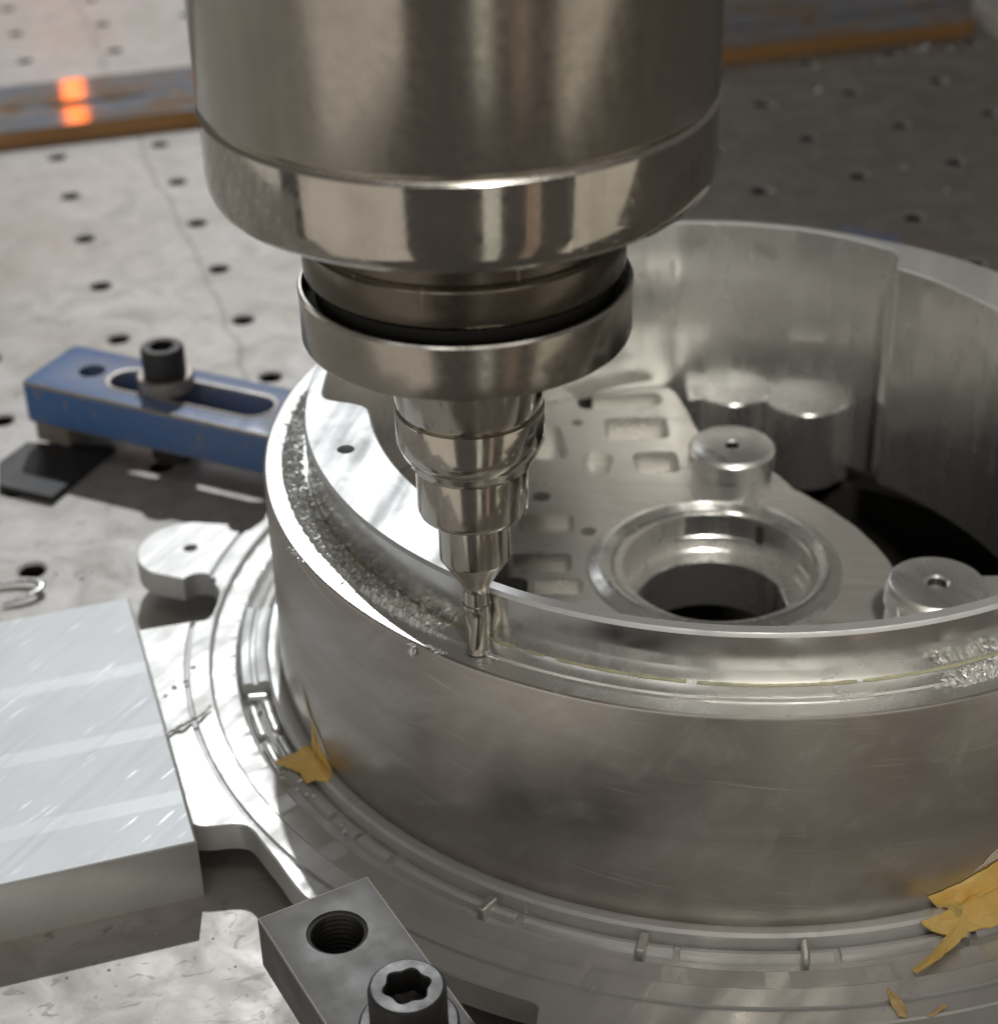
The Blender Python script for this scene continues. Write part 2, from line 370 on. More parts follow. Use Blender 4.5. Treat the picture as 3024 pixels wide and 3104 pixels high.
lathe('flange_edge', [(30.62, 156.7), (30.8, 156.98), (31.3, 156.9), (31.62, 156.3), (31.4, 156.1)], 'bright', fl_, 192)
lathe('taper', [(14, 146), (16.6, 146), (15.9, 141), (14.6, 131), (14.1, 129.3), (13.5, 129.2), (12, 129)], 'polish', th, 128)
lathe('body', [(12, 129.3), (14.3, 129.3), (14.65, 129.0), (14.75, 128.6), (14.75, 122.2), (14.6, 121.7), (13.7, 119.6), (13.4, 119.3), (13.3, 118.9), (12.9, 118.6), (12.4, 117.3), (12.2, 117.2), (12.1, 116.7), (11.7, 116.3), (10, 115.5)], 'polish', th, 128)
lathe('nose', [(10, 116.6), (11.2, 116.2), (11.25, 115.5), (11.25, 106.6), (11.0, 105.6), (10.5, 105.1), (9.8, 105), (6, 105)], 'polish', th, 128)
lathe('nose_tip', [(6, 106), (7.35, 105.6), (7.35, 94.6), (7.25, 94.0), (6.9, 93.5), (5.0, 90.4), (3.7, 88.3), (3.1, 87.2), (2.8, 86.4), (2.7, 85.6), (1, 85.6)], 'polish', th, 96)
em = thing('end_mill', 'thin end mill cutting the ledge of the aluminium ring', 'end mill')
lathe('shank', [(1, 87), (2.7, 86.6), (2.75, 82.6), (3.0, 82.4), (3.02, 81.6), (2.7, 81.2), (1, 81.2)], 'carbide', em, 48)
loops = []
for k in range(29):
    t = k/28; z = 82-11.6*t; tw = -1.5*t; L = []
    for i in range(48):
        a = 2*math.pi*i/48; ph = (a % math.pi)/math.pi
        fl = .5*math.exp(-((ph-.42)/.22)**2)*min(1, (t+.02)*5)
        r = 2.95-fl; L.append((r*math.cos(a+tw), r*math.sin(a+tw), z))
    loops.append(L)
V, F = rings(loops, True, True, True); finish('flutes', V, F, 'carbide', em, 40)

# ------------------------------------------------------------------ the machined ring
CX, CY = 64.4, 91.5
pc = lambda r, a, z: (CX+r*math.cos(R_(a)), CY+r*math.sin(R_(a)), z)
wk = thing('machined_ring', 'large aluminium ring housing with inner floor and bosses, half milled', 'machined part')
NT = 1080
# inner radius of the wall by angle (-180..180)
rin_t = [(-180, 102.3), (-178.4, 101.0), (-177, 94.0), (-175.5, 91.0), (-173, 90.6), (-137, 90.6), (-133, 92), (-129, 103.6), (-127, 105.2), (-60, 105.2), (-30, 101), (-10, 86), (20, 83.8), (36, 84.4), (46, 85.8), (51.2, 85.9), (52.2, 87), (53.4, 94.5), (54.6, 95.0), (55.2, 97.4), (57, 97.2), (65, 99.6), (73, 101.4), (83, 102.6), (92, 104), (140, 103), (180, 102.3)]
rin = smooth_table(rin_t, NT, -180, 180, 2)
rtop_t = [(-180, 106.6), (-170, 107.2), (-130, 108.6), (-60, 108.8), (-20, 105), (30, 103), (60, 102.2), (80, 105.2), (92, 106.6), (140, 106), (180, 106.6)]
rtop = smooth_table(rtop_t, NT, -180, 180, 5)
angs = [-180+360*i/NT for i in range(NT)]
def loop(fr, z): return [pc(fr(i), angs[i], z if not callable(z) else z(i)) for i in range(NT)]
V, F = rings([loop(lambda i: 117.9, 12.5), loop(lambda i: 117.95, 69.2), loop(lambda i: 117.7, 69.7), loop(lambda i: 117.2, 69.95)]); finish('outer_wall', V, F, 'wall', wk)
V, F = rings([loop(lambda i: 117.2, 69.95), loop(lambda i: 112.9, 70.15), loop(lambda i: 112.7, 70.25), loop(lambda i: 112.6, 70.9), loop(lambda i: 112.2, 71.0), loop(lambda i: rtop[i]-.4, 71.0)]); finish('ledge', V, F, 'alu_ledge', wk, 20)
V, F = rings([loop(lambda i: rtop[i]-.4, 71.0), loop(lambda i: rtop[i]-.1, 72.5), loop(lambda i: rtop[i], 83.1)]); finish('rim_outer_face', V, F, 'alu_rim', wk)
V, F = rings([loop(lambda i: rtop[i], 83.1), loop(lambda i: rtop[i]-.35, 83.75), loop(lambda i: rtop[i]-.6, 84.0), loop(lambda i: min(rin[i]+.5, rtop[i]-.8), 84.0), loop(lambda i: min(rin[i], rtop[i]-1.2), 83.6), loop(lambda i: min(rin[i], rtop[i]-1.2)+.2, 80), loop(lambda i: min(rin[i], rtop[i]-1.2)+.2, 74), loop(lambda i: rtop[i]-.3, 74), loop(lambda i: rtop[i]-.3, 80), loop(lambda i: rtop[i], 83.1)])
rim = finish('rim_top', V, F, 'alu_top', wk, 25)
cut(rim, [cyl_cutter(CX+99.1*math.cos(R_(-163.6)), CY+99.1*math.sin(R_(-163.6)), 2.1, 76, 90)])
def zb(i):
    a = angs[i]; return lerp_table([(-180, 29), (-60, 29), (-25, 29), (-18, 13), (51, 14.5), (54, 14.5), (55.5, 10), (62, 10), (91, 10), (93, 29), (180, 29)], a)
V, F = rings([loop(lambda i: min(rin[i], rtop[i]-1.2), 83.6), loop(lambda i: min(rin[i], rtop[i]-1.2)-.05, 60), loop(lambda i: min(rin[i], rtop[i]-1.2)-.35 if angs[i] < 52 and angs[i] > -20 else min(rin[i], rtop[i]-1.2)-.1, 50), loop(lambda i: min(rin[i], rtop[i]-1.2)-.3, zb)])
finish('inner_wall', V, F, 'alu_in', wk)
V, F = rings([loop(lambda i: min(rin[i], rtop[i]-1.2)-.3, zb), loop(lambda i: 117, 8)]); finish('wall_underside', V, F, 'alu_in', wk)
# greenish residue line in the corner of the ledge
V, F = [], []; last = False
for i in range(520):
    a = -210+150*i/519; g_ = noise.noise(Vector((a*.55, 3.1, 0)))*.6+noise.noise(Vector((a*2.3, 1, 0)))*.5; ww = max(0, g_+.30)*.34
    r0 = lerp_table([(t[0], t[1]) for t in rtop_t], a if a > -180 else a+360)-.35
    V += [pc(r0-.1, a, 71.06+ww*.9), pc(r0+ww*1.3+.3, a, 71.06)]
    if ww > .02 and last: F.append((2*i-2, 2*i-1, 2*i+1, 2*i))
    last = ww > .02
finish('residue_line', V, F, 'grout', wk)

# inner floor with bore, pockets and the big opening on the right
fo_t = [(-180, 102.5), (-31, 102.5), (-28, 101), (-24, 56), (-20, 50), (-12, 45.5), (-3.6, 44), (8, 42.6), (18, 41.8), (34.6, 42), (48.6, 43.6), (59, 46), (66, 51), (74, 57), (82, 63), (88.5, 70), (90.2, 75), (91.2, 88), (91.8, 97), (93, 103), (180, 102.5)]
fo = smooth_table(fo_t, NT, -180, 180, 3)
V, F = rings([loop(lambda i: 27, 12), loop(lambda i: fo[i], 12), loop(lambda i: fo[i], 29.5), loop(lambda i: fo[i]-.5, 30), loop(lambda i: 27.0, 30), loop(lambda i: 27, 12)])
floor = finish('floor_plate', V, F, 'alu_floor', wk)
pk = [(43, 186, 26, 9, 3, .05, 3), (46.8, 168, 19, 13.5, 2.5, 0, 4), (51, 147.2, 13, 12.5, 2.5, 0, 4), (20, 161, 10, 20, 2.5, .1, 4), (33.5, 147, 9, 14, 3, -.2, 2), (18, 115.2, 15, 9.5, 2, -.03, 2.2), (15.5, 95.5, 17, 9, 2, -.05, 3), (19.5, 84, 14, 7.5, 2, -.1, 2.2), (5, 140, 12, 30, 3, .1, 3), (84, 146, 7, 5, 1.5, .2, 1.2)]
cs = [prism('cutter', rrect(a, b, c_, d, r, ro), 30-dp*1.9, 34, None, None, 0) for a, b, c_, d, r, ro, dp in pk]
cs += [cyl_cutter(x, y, r, 14, 34) for x, y, r in ((29.3, 172.6, 1.9), (17.2, 129.8, 2.6), (29.4, 110.6, 2.2), (73.2, 123.8, 1.8), (88, 98, .1+1.2))]
cs += [prism('cutter', rrect(5.5, 87, 13.5, 21, 3.5, -.05), 8, 34, None, None, 0)]
cut(floor, cs)
b = lathe('bore_ring', [(34, 29.9), (33.2, 30.9), (30.6, 31.9), (29.4, 32.0), (29.2, 31.8), (27.5, 30.4), (26.3, 30.3), (26.0, 29.9), (26.0, 23.2), (25.7, 22.9), (25.7, 19), (25.3, 18.6), (20.5, 18.5), (20.2, 18), (20.2, 4)], 'alu_in', wk, 160, (61.5, 91.8), ang=14)
# a shoulder block standing in the bore, casting the notch seen in it
prism('bore_key', [(80, 99), (84.5, 104), (87.6, 96), (87.3, 84), (82.5, 81), (81, 88)], 4, 18.5, 'alu_in', wk, .6)
for ka, kw in ((52, 5), (150, 4), (250, 6)):
    lathe('keyway', [(25.9, 28.5), (25.75, 28.5), (25.75, 19), (25.9, 19)], 'hole', b, 8, (61.5, 91.8), ka, ka+kw)  # dark strips on the bore wall, the slots' shade put into colour
lathe('bore_shelf', [(25.9, 23.4), (23.6, 23.4), (23.2, 23.0), (23.2, 18.4)], 'alu', b, 60, (61.5, 91.8), 165, 285)
def boss(x, y, r, zt, hr):
    bb = lathe('boss', [(r*.96, 29.8), (r*.95, 34.5), (r*.93, 36), (r*.93, zt-6.6), (r, zt-6.0), (r, zt-1.2), (r*.93, zt-.2), (r*.9, zt), (hr*1.3, zt), (hr, zt-.5)], 'alu', wk, 96, (x, y))
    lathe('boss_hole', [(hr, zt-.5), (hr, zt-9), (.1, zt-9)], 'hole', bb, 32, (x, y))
boss(70.5, 132.0, 12.0, 44, 2.0); boss(112.4, 60.2, 12.6, 44, 2.4)
prism('boss_web', [(100, 44), (128, 38), (150, 56), (150, 66), (124, 66.5), (112, 72), (103, 70)], 28, 41.5, 'alu_floor', wk, .6)
for x, y, r in ((78, 192.5, 11.6), (100.2, 185.6, 12.6)):
    lathe('lobe', [(r, 4), (r, 29.6), (r-.4, 30.15), (.1, 30.15)], 'alu_in', wk, 64, (x, y))
prism('lobe_web', [(64, 186), (72, 187), (90, 183.5), (104, 176), (112, 178), (118, 186), (104, 200), (64, 205)], 4, 29.8, 'alu_in', wk, .3)

# base flange with channel, ear and tab
def rout_of(a):
    t = [(-180, 146), (-148.3, 154.5), (-147.6, 150), (-146.6, 145), (-145.2, 143.9), (-140, 145.4), (-135, 148.3), (-111.6, 148.6), (-110.4, 151), (-109.8, 178), (-92, 178), (-91, 152), (-89, 147.6), (90, 147.6), (150, 142), (155.5, 141), (156.2, 139.2), (157.0, 140.2), (171.0, 140.6), (172.2, 138.2), (174.5, 137.6), (177.6, 138.0), (178.8, 140.5), (179.2, 143.2), (179.9, 147)]
    r = lerp_table(t, a)
    d = R_(a-164.7); q = 15.3**2-(153.3*math.sin(d))**2
    if q > 0: r = max(r, 153.3*math.cos(d)+math.sqrt(q))
    if a > 179.3 or a < -148.2:             # tab up to the block
        p0 = Vector((-96.7, 105.0)); u = Vector((31.0, -101.6)).normalized(); nrm = Vector((u.y, -u.x))
        dv = Vector((math.cos(R_(a)), math.sin(R_(a)))); den = dv.dot(nrm)
        rr = (p0-Vector((CX, CY))).dot(nrm)/den
        r = rr-.15
    return r
ro0 = [rout_of(a) for a in angs]
ro = [sum(ro0[(i+d) % NT] for d in range(-2, 3))/5 for i in range(NT)]
def facet(i):
    a = angs[i] % 360
    if 158 < a < 206:
        ph = ((a-158)/3.7) % 1.0; return .0+.34*ph if ph > .25 else .34*(1-ph/.25)*.8
    ph = (a/9.3) % 1.0; return .16*ph
prof = [(117.6, lambda i: 13.6), (118.6, lambda i: 14.4), (119.6, lambda i: 14.9), (121.2, lambda i: 14.9), (121.9, lambda i: 14.2), (122.2, lambda i: 10.6), (123.0, lambda i: 11.4), (123.8, lambda i: 12.3), (125.0, lambda i: 12.6), (126.0, lambda i: 12.2), (126.8, lambda i: 10.9), (129.0, lambda i: 10.4), (129.7, lambda i: 12.3), (130.2, lambda i: 12.5+facet(i)), (136.0, lambda i: 12.5+facet(i)), (136.4, lambda i: 14.1), (136.9, lambda i: 14.5), (141.8, lambda i: 14.4), (142.1, lambda i: 13.6), (143.1, lambda i: 13.5), (143.4, lambda i: 14.35)]
loops = []
for r, fz in prof: loops.append([pc(min(r, ro[i]-.9+r*.001), angs[i], fz(i)) for i in range(NT)])
loops += [loop(lambda i: ro[i]-.4, 14.35), loop(lambda i: ro[i], 13.95), loop(lambda i: ro[i], 7.0), loop(lambda i: 118, 7.0), loop(lambda i: 112, 7), loop(lambda i: 112, 0.05)]
V, F = rings(loops); flange = finish('base_flange', V, F, 'alu_flange', wk, 25)
ex, ey = -83.5, 132.6
cl = [cyl_cutter(ex, ey, 2.1, 2, 20), cyl_cutter(*pc(145.2, 171.0, 0)[:2], 5.0, 2, 20), cyl_cutter(*pc(144.4, 158.4, 0)[:2], 4.2, 2, 20)]
for a, wd, l_ in ((217.2, 1.6, 6), (221.6, 1.3, 7), (226.9, 2.2, 6.5), (243.0, 2.0, 6.6), (259.0, 1.6, 5.2), (274.6, 1.7, 5.4), (196.2, 1.8, 7), (288.5, 1.8, 6)):
    x, y, _ = pc(125.2, a, 0); cl.append(prism('cutter', rrect(x, y, l_, wd, .5, R_(a+random.uniform(-9, 9))), 10.9, 20, None, None, 0))
cut(flange, cl)
# bead pieces lying in the channel, with notches between them
def arc_bead(a0, a1, r, rad, z, name='bead', mat='alu', vf=.9):
    n = max(6, int(abs(a1-a0)*2.2)); L = []
    for k in range(n+1):
        a = a0+(a1-a0)*k/n; wob = .12*noise.noise(Vector((a*.9, r, 0))); L.append([])
        for i in range(10):
            t = math.pi*(i/9); L[-1].append(pc(r+rad*math.cos(t), a, z+rad*vf*math.sin(t)+wob-.1))
        if k in (0, n):
            for q in range(10): x_, y_, z_ = L[-1][q]; L[-1][q] = (x_, y_, z_-.3)
    V, F = [p for l in L for p in l], []
    for k in range(n):
        for i in range(9): F.append((k*10+i, k*10+i+1, k*10+11+i, k*10+10+i))
    F.append(tuple(range(10))); F.append(tuple(n*10+9-i for i in range(10)))
    return finish(name, V, F, mat, wk, 40)
for a0, a1 in ((194.0, 200.5), (201.4, 207.5)):
    arc_bead(a0, a1, 123.9, 1.45, 12.0); arc_bead(a0+.3, a1-.3, 127.4, 1.1, 11.6)
for a in (193.6, 239.3, 255.6, 271.4, 287.3):
    x, y, _ = pc(125.6, a, 0); o = prism('cross_pin', rrect(0, 0, random.uniform(5.2, 6.4), random.uniform(1.7, 2.3), .8), 10.2, random.uniform(13.8, 14.6), 'alu', wk, .5); o.location = (x*S, y*S, 0); o.rotation_euler.z = R_(a+random.uniform(-14, 14))
for (a0, a1) in ((176.3, 192.0),):
    lathe('insert', [(121.9, 11.4), (121.9, 14.9), (122.6, 15.3), (124.6, 15.3), (125, 14.6), (126, 14.6), (126.4, 15.3), (128.3, 15.3), (129, 14.7), (129, 11.4)], 'alu_top', wk, 40, (CX, CY), a0, a1)

# ------------------------------------------------------------------ crumbled swarf on the uncut ledge
def swarf(name, a0, a1, label, r0, r1, h):
    n = int(abs(a1-a0)*9); m = 13; V, F = [], []
    for k in range(n+1):
        a = a0+(a1-a0)*k/n; e = min(1, k/45, (n-k)/45)*(.55+.9*abs(noise.noise(Vector((a*.35, 7, 0)))))
        for i in range(m):
            t = i/(m-1); r = r0+(r1-r0)*t; p = Vector((a*2.2, r*1.1, 0))
            p = Vector((a*1.5, r*.9+a*.5, 0)); hh = abs(noise.noise(p))*1.7+abs(noise.noise(p*2.3))*1.0+abs(noise.noise(p*5.1))*.22
            env = math.sin(math.pi*min(1, max(0, t*(.75+.5*abs(noise.noise(Vector((a*.5, 2, 0))))))))**.6 if t < .98 else 0
            zl = 71.0 if r < 112.6 else 70.15; hz = h*hh*env*e
            if i in (0, m-1) or k in (0, n): hz = -.5
            V.append((*pc(r+.5*noise.noise(p*3+Vector((5, 0, 0))), a+.25*noise.noise(p*3), 0)[:2], zl-.22+hz))
    for k in range(n):
        for i in range(m-1): F.append((k*m+i, k*m+i+1, (k+1)*m+i+1, (k+1)*m+i))
    for _ in range(int(abs(a1-a0)*1.3)):            # loose torn flakes
        a = random.uniform(a0, a1); r = random.uniform(r0+.6, r1-.2); x, y, _z = pc(r, a, 0); z = 70.9+random.uniform(0, h*.6); b = len(V)
        q = random.uniform(0, 6.28); l = random.uniform(.4, 1.6); wd = l*random.uniform(.25, .6)
        dx, dy = math.cos(q)*l, math.sin(q)*l; nx, ny = -math.sin(q)*wd, math.cos(q)*wd; t = random.uniform(-.2, .9)
        V += [(x, y, z), (x+dx+nx, y+dy+ny, z+t), (x+dx*1.5, y+dy*1.5, z+t*1.4), (x+dx-nx, y+dy-ny, z+t*.6), (x+dx, y+dy, z+t+.25)]
        F += [(b, b+1, b+4), (b+1, b+2, b+4), (b+2, b+3, b+4), (b+3, b, b+4), (b, b+3, b+2, b+1)]
    o = finish(name, V, F, 'swarf', None, 25); o['kind'] = 'stuff'; o['label'] = label; o['category'] = 'swarf'; return o
swarf('ledge_swarf', 158, 231.0, 'crumbled grey swarf along the uncut ledge left of the end mill', 107.4, 113.6, 1.6)
swarf('ledge_swarf', -75.5, -52, 'torn grey swarf on the ledge at the right edge of the picture', 108.6, 114.5, 1.5)

# ------------------------------------------------------------------ aluminium block on the left
p0 = Vector((-96.7, 105.0)); u = Vector((31.0, -101.6)).normalized(); v = Vector((u.y, -u.x))      # v points left
if v.x > 0: v = -v
blk = thing('aluminium_block', 'thick sawn aluminium block with stepped bands beside the ring', 'metal block')
Lb = 106.4; prof_b = [(0.5, 16.3)]
for s0 in (34.2, 62.0, 89.2): prof_b += [(s0-14, 16.3), (s0-2.4, 16.44), (s0-1.2, 16.36), (s0+.8, 16.22), (s0+2.2, 16.15), (s0+9, 16.2)]
prof_b += [(Lb-.6, 16.3)]
V, F = [], []
K = len(prof_b)
for s_, z_ in prof_b:
    for t_ in (0.5, 70): q = p0+u*s_+v*t_; V.append((q.x, q.y, z_))
for k in range(K-1): F.append((2*k, 2*k+1, 2*k+3, 2*k+2))
o = finish('top_face', V, F, 'alu_block', blk, 40); o.data.materials.append(M['alu_band'])
for p in o.data.polygons:
    q = (Vector(p.center[:2])/S-p0).dot(u)
    if any(-2.4 < q-s0 < 2.2 for s0 in (34.2, 62.0, 89.2)): p.material_index = 1
V = []; out = [(0, 0), (Lb, 0), (Lb, 70.5), (0, 70.5)]; inn = [(.5, .5), (Lb-.6, .5), (Lb-.6, 70), (.5, 70)]
for o_, z_ in ((out, 0), (out, 15.8), (inn, 16.3)):
    for s_, t_ in o_: q = p0+u*s_+v*t_; V.append((q.x, q.y, z_))
F = [(i, (i+1) % 4, 4+(i+1) % 4, 4+i) for i in range(4)]+[(4+i, 4+(i+1) % 4, 8+(i+1) % 4, 8+i) for i in range(4)]+[(3, 2, 1, 0)]
finish('side_faces', V, F, 'alu_side', blk, 60)

# ------------------------------------------------------------------ screws
def socket_screw(name, label, x, y, zh, rh, hh, zfoot, rs, lobes, parent_mat='oxide', rot=0.0):
    t = thing(name, label, 'screw')
    n = 72
    def sock(a):
        if lobes: return rh*.56*(1+.085*math.cos(6*(a-rot)))
        b = ((a-rot) % (math.pi/3))-math.pi/6; return rh*.53/math.cos(b)*.95
    A_ = [2*math.pi*i/n for i in range(n)]
    C_ = lambda r, z: [(x+r*math.cos(a), y+r*math.sin(a), z) for a in A_]
    K_ = lambda f, z: [(x+sock(a)*f*math.cos(a), y+sock(a)*f*math.sin(a), z) for a in A_]
    V, F = rings([C_(rs, zh-hh), C_(rh*.97, zh-hh), C_(rh, zh-hh+.4), C_(rh, zh-1.1), C_(rh*.97, zh-.4), C_(rh*.9, zh), K_(1.06, zh), K_(1.0, zh-.35)]); hd_ = finish('head', V, F, parent_mat, t, 35)
    V, F = rings([K_(1.0, zh-.35), K_(.99, zh-hh*.62), K_(.45, zh-hh*.72)], True, False, True); finish('socket', V, F, 'oxide', hd_, 35)
    lathe('shank', [(rs, zh-hh), (rs, zfoot)], parent_mat, t, 32, (x, y), cap1=True)
    return t
def washer(name, label, x, y, z0, z1, ri, ro_, mat):
    o = lathe(name, [(ri, z0), (ro_, z0), (ro_, z1-.5), (ro_-.5, z1), (ri, z1), (ri, z0)], mat, None, 64, (x, y)); return tag(o, label, 'washer')

# ------------------------------------------------------------------ grey clamp block in front
cb = thing('clamp_block', 'grey steel clamp block with a threaded hole overlapping the flange', 'clamp block')
ZT = 28.0; ca = Vector((-47.4, -34.6)); cb_ = Vector((-24.9, -22.6)); wv_ = (cb_-ca); fwv = Vector((wv_.y, -wv_.x)).normalized(); wn = wv_.normalized()
poly = [ca, cb_, cb_+fwv*78, ca+fwv*78]
body = prism('body', [(p.x, p.y) for p in poly], 14.6, ZT, 'greysteel', cb, .45, 2)
hc = ca+wv_*.5+fwv*12.2; bc = ca+wv_*.5+wn*1.0+fwv*43.5
cut(body, [cyl_cutter(hc.x, hc.y, 6.4, 10, 40, 48), cyl_cutter(bc.x, bc.y, 4.6, 10, 40, 32)])
worn_edges(body, 'bareedge')
pr = [(6.45, ZT-.05), (6.3, ZT-.3)]
z = ZT-.6
while z > 15.5:
    pr += [(5.55, z), (5.95, z-.55), (5.55, z-1.1)]; z -= 1.25
lathe('threaded_bore', pr+[(5.6, 14.8)], 'oxide', body, 64, (hc.x, hc.y), ang=20)
washer('washer', 'dark washer under the socket screw on the grey clamp block', bc.x, bc.y, ZT+.02, ZT+2.2, 4.6, 9.8, 'oxide')
socket_screw('cap_screw', 'black cap screw with star socket in the grey clamp block', bc.x, bc.y, ZT+11.6, 7.6, 9.4, -14, 4.0, True, 'oxide', .3)
hs = ca+wv_*.5+fwv*68
o = prism('clamp_support', [((hs+wn*a+fwv*b).x, (hs+wn*a+fwv*b).y) for a, b in ((-10, -8), (10, -8), (10, 8), (-10, 8))], 0, 14.55, 'alu', None, .4); tag(o, 'small aluminium packing block under the grey clamp block', 'packing block')

# ------------------------------------------------------------------ blue strap clamp
bl = thing('strap_clamp', 'chipped blue strap clamp with a long slot, left of the ring', 'clamp')
A0, A1 = Vector((-148.4, 218.7)), Vector((-64.7, 177.9)); ub = (A1-A0).normalized(); vb = Vector((-ub.y, ub.x)); WB = 30.0
P = lambda s_, t_: (A0.x+ub.x*s_+vb.x*t_, A0.y+ub.y*s_+vb.y*t_)
bar = prism('bar', [P(0, 1.5), P(2, 0), P(96, 0), P(96, WB), P(2, WB), P(0, WB-1.5)], 10.8, 25.4, 'blue', bl, 1.0, 3)
prism('clamp_nose', [P(95.5, 1), P(104, 1), P(112, 6), P(112, WB-6), P(104, WB-1), P(95.5, WB-1)], 14.6, 25.0, 'blue', bl, .8)
sl = [(30, 87)]
def stad(s0, s1, tc, r, n=14):
    pts = [(s1+r*math.cos(R_(-90+180*i/n)), tc+r*math.sin(R_(-90+180*i/n))) for i in range(n+1)]+[(s0+r*math.cos(R_(90+180*i/n)), tc+r*math.sin(R_(90+180*i/n))) for i in range(n+1)]
    return [P(*q) for q in pts]
cut(bar, [prism('cutter', stad(33, 79, WB*.5, 6.6), 5, 40, None, None, 0), cyl_cutter(*P(17.5, WB*.52), 4.4, 5, 40, 36)])
worn_edges(bar, 'bareedge')
V, F = rings([[(*q, 25.3) for q in stad(33, 79, WB*.5, 8.3)], [(*q, 25.7) for q in stad(33, 79, WB*.5, 7.9)], [(*q, 25.6) for q in stad(33, 79, WB*.5, 6.9)], [(*q, 24.6) for q in stad(33, 79, WB*.5, 6.45)]])
finish('slot_edge', V, F, 'bareedge', bar, 40)
sx_, sy2 = P(46.5, WB*.5+.5)
washer('washer', 'thick dark washer under the socket screw on the blue clamp', sx_, sy2, 25.72, 30.2, 4.3, 9.0, 'bareedge')
socket_screw('cap_screw', 'dark hex socket cap screw standing in the slot of the blue clamp', sx_, sy2, 40.0, 6.9, 9.7, -14, 3.9, False, 'oxide')
lathe('stud_nut', [(4.0, 0.05), (7.4, .05), (7.4, 5.2), (6.8, 5.8), (4.0, 5.8)], 'oxide', None, 6, (sx_, sy2)); tag(bpy.data.objects['stud_nut'], 'dark nut on the table beneath the blue clamp', 'nut')
o = prism('support_block', [P(1, 3), P(14, 3), P(14, 27), P(1, 27)], 2.6, 10.75, 'brownsteel', None, .5); tag(o, 'brownish steel packing block under the free end of the blue clamp', 'packing block')
o = prism('steel_plate', [(-156, 207), (-149.5, 220), (-120, 216), (-134.6, 183.5), (-153, 192)], .05, 2.55, 'darksteel', None, .3); tag(o, 'thin black steel plate on the table beneath the blue clamp', 'plate')
# second blue clamp, mostly behind the ring
b2 = thing('strap_clamp', 'blue strap clamp barely showing behind the back wall of the ring', 'clamp')
q0 = Vector((146.0, 324.0)); ud = Vector((-.565, -.825)).normalized(); vd = Vector((-ud.y, ud.x))
Q = lambda s_, t_: (q0.x+ud.x*s_+vd.x*t_, q0.y+ud.y*s_+vd.y*t_)
br2 = prism('bar', [Q(0, -12), Q(0, 12), Q(98, 12), Q(98, -12)], 14.5, 25.4, 'blue', b2, 1.0)
lathe('screw_head', [(.1, 36), (4, 36), (6, 35.6), (6.4, 35), (6.4, 26), (9, 25.9), (9, 25.4), (.1, 25.4)], 'oxide', b2, 32, Q(42, 0))

# ------------------------------------------------------------------ long board at the back
bd = thing('long_board', 'long brown edged board with dull metal top lying across the table', 'board')
d0 = Vector((-218.3, 502.4)); d1 = Vector((256.2, 633.4)); du = (d1-d0).normalized(); dv = Vector((-du.y, du.x)); DL = (d1-d0).length
D = lambda s_, t_: ((d0+du*s_+dv*t_).x, (d0+du*s_+dv*t_).y)
prism('board_core', [D(-150, 0), D(DL, 0), D(DL, 62), D(-150, 62)], .05, 7.4, 'wood', bd, .6)
prism('front_plate', [D(-150, .6), D(DL-.6, .6), D(DL-.6, 29), D(-150, 29)], 7.42, 8.0, 'oxplate', bd, .2)
prism('rear_plate', [D(-150, 29.2), D(DL-.6, 29.2), D(DL-.6, 61.5), D(-150, 61.5)], 7.42, 9.6, 'oxplate', bd, .4)
o = prism('white_box', [(259, 654), (267, 612), (330, 612), (330, 690)], .05, 14, 'white', None, 2); tag(o, 'white object at the far end of the brown board, cut off by the frame', 'box')

# ------------------------------------------------------------------ amber sealant
def patch(name, pts, mat, lift=.35, parent=None, bulge=.9):
    """pts: (angle, s); s<0 climbs the wall, s>0 runs outwards over the flange"""
    def prf(s_):
        if s_ < 0: return 118.15, 14.6-s_
        return lerp_table([(0, 118.15), (3, 121.3), (4, 122.4), (12, 130.4), (30, 148)], s_), lerp_table([(0, 14.6), (3, 15.2), (4.2, 14.2), (8, 13.8), (12, 13.6), (18.5, 14.7), (30, 14.7)], s_)
    ca_ = sum(p[0] for p in pts)/len(pts); cs_ = sum(p[1] for p in pts)/len(pts); V, F = [], []
    fine_ = []
    for k in range(len(pts)):
        a, b = pts[k], pts[(k+1) % len(pts)]
        for i in range(5): t = i/5; j_ = .16*noise.noise(Vector((k*3.1+i*1.3, cs_, 0)))*(0 if i == 0 else 1); fine_.append((a[0]+(b[0]-a[0])*t+j_, a[1]+(b[1]-a[1])*t+j_*3))
    pts = fine_; n_ = len(pts); fs = (1, .985, .9, .7, .45, .2)
    for k, f_ in enumerate(fs):
        for a, s_ in pts:
            aa, ss = ca_+(a-ca_)*f_, cs_+(s_-cs_)*f_; r, z_ = prf(ss)
            h_ = (-.1 if k == 0 else lift+bulge*(1-f_)**.6+.55*noise.noise(Vector((aa*1.1, ss*.55, 2)))+.3*noise.noise(Vector((aa*3.1, ss*1.3, 5))))
            nr = 1 if ss < 1 else .2; V.append(pc(r+h_*nr, aa, z_+h_*(1-nr*.8)))
    F = [(k*n_+i, k*n_+(i+1) % n_, (k+1)*n_+(i+1) % n_, (k+1)*n_+i) for k in range(len(fs)-1) for i in range(n_)]
    F.append(tuple((len(fs)-1)*n_+i for i in range(n_)))
    return finish(name, V, F, mat, parent, 50)
o = patch('sealant_residue', [(206.8, -8.5), (207.4, -4), (209.5, -1.5), (212.6, 1.5), (213.2, 3.2), (211.6, 4.6), (211.5, 7), (209.6, 6.5), (207.5, 8.6), (206.3, 10.4), (205.9, 7.6), (206.2, 3), (206.0, -1)], 'yellow'); tag(o, 'amber sealant patch in the corner at the left foot of the ring', 'sealant')
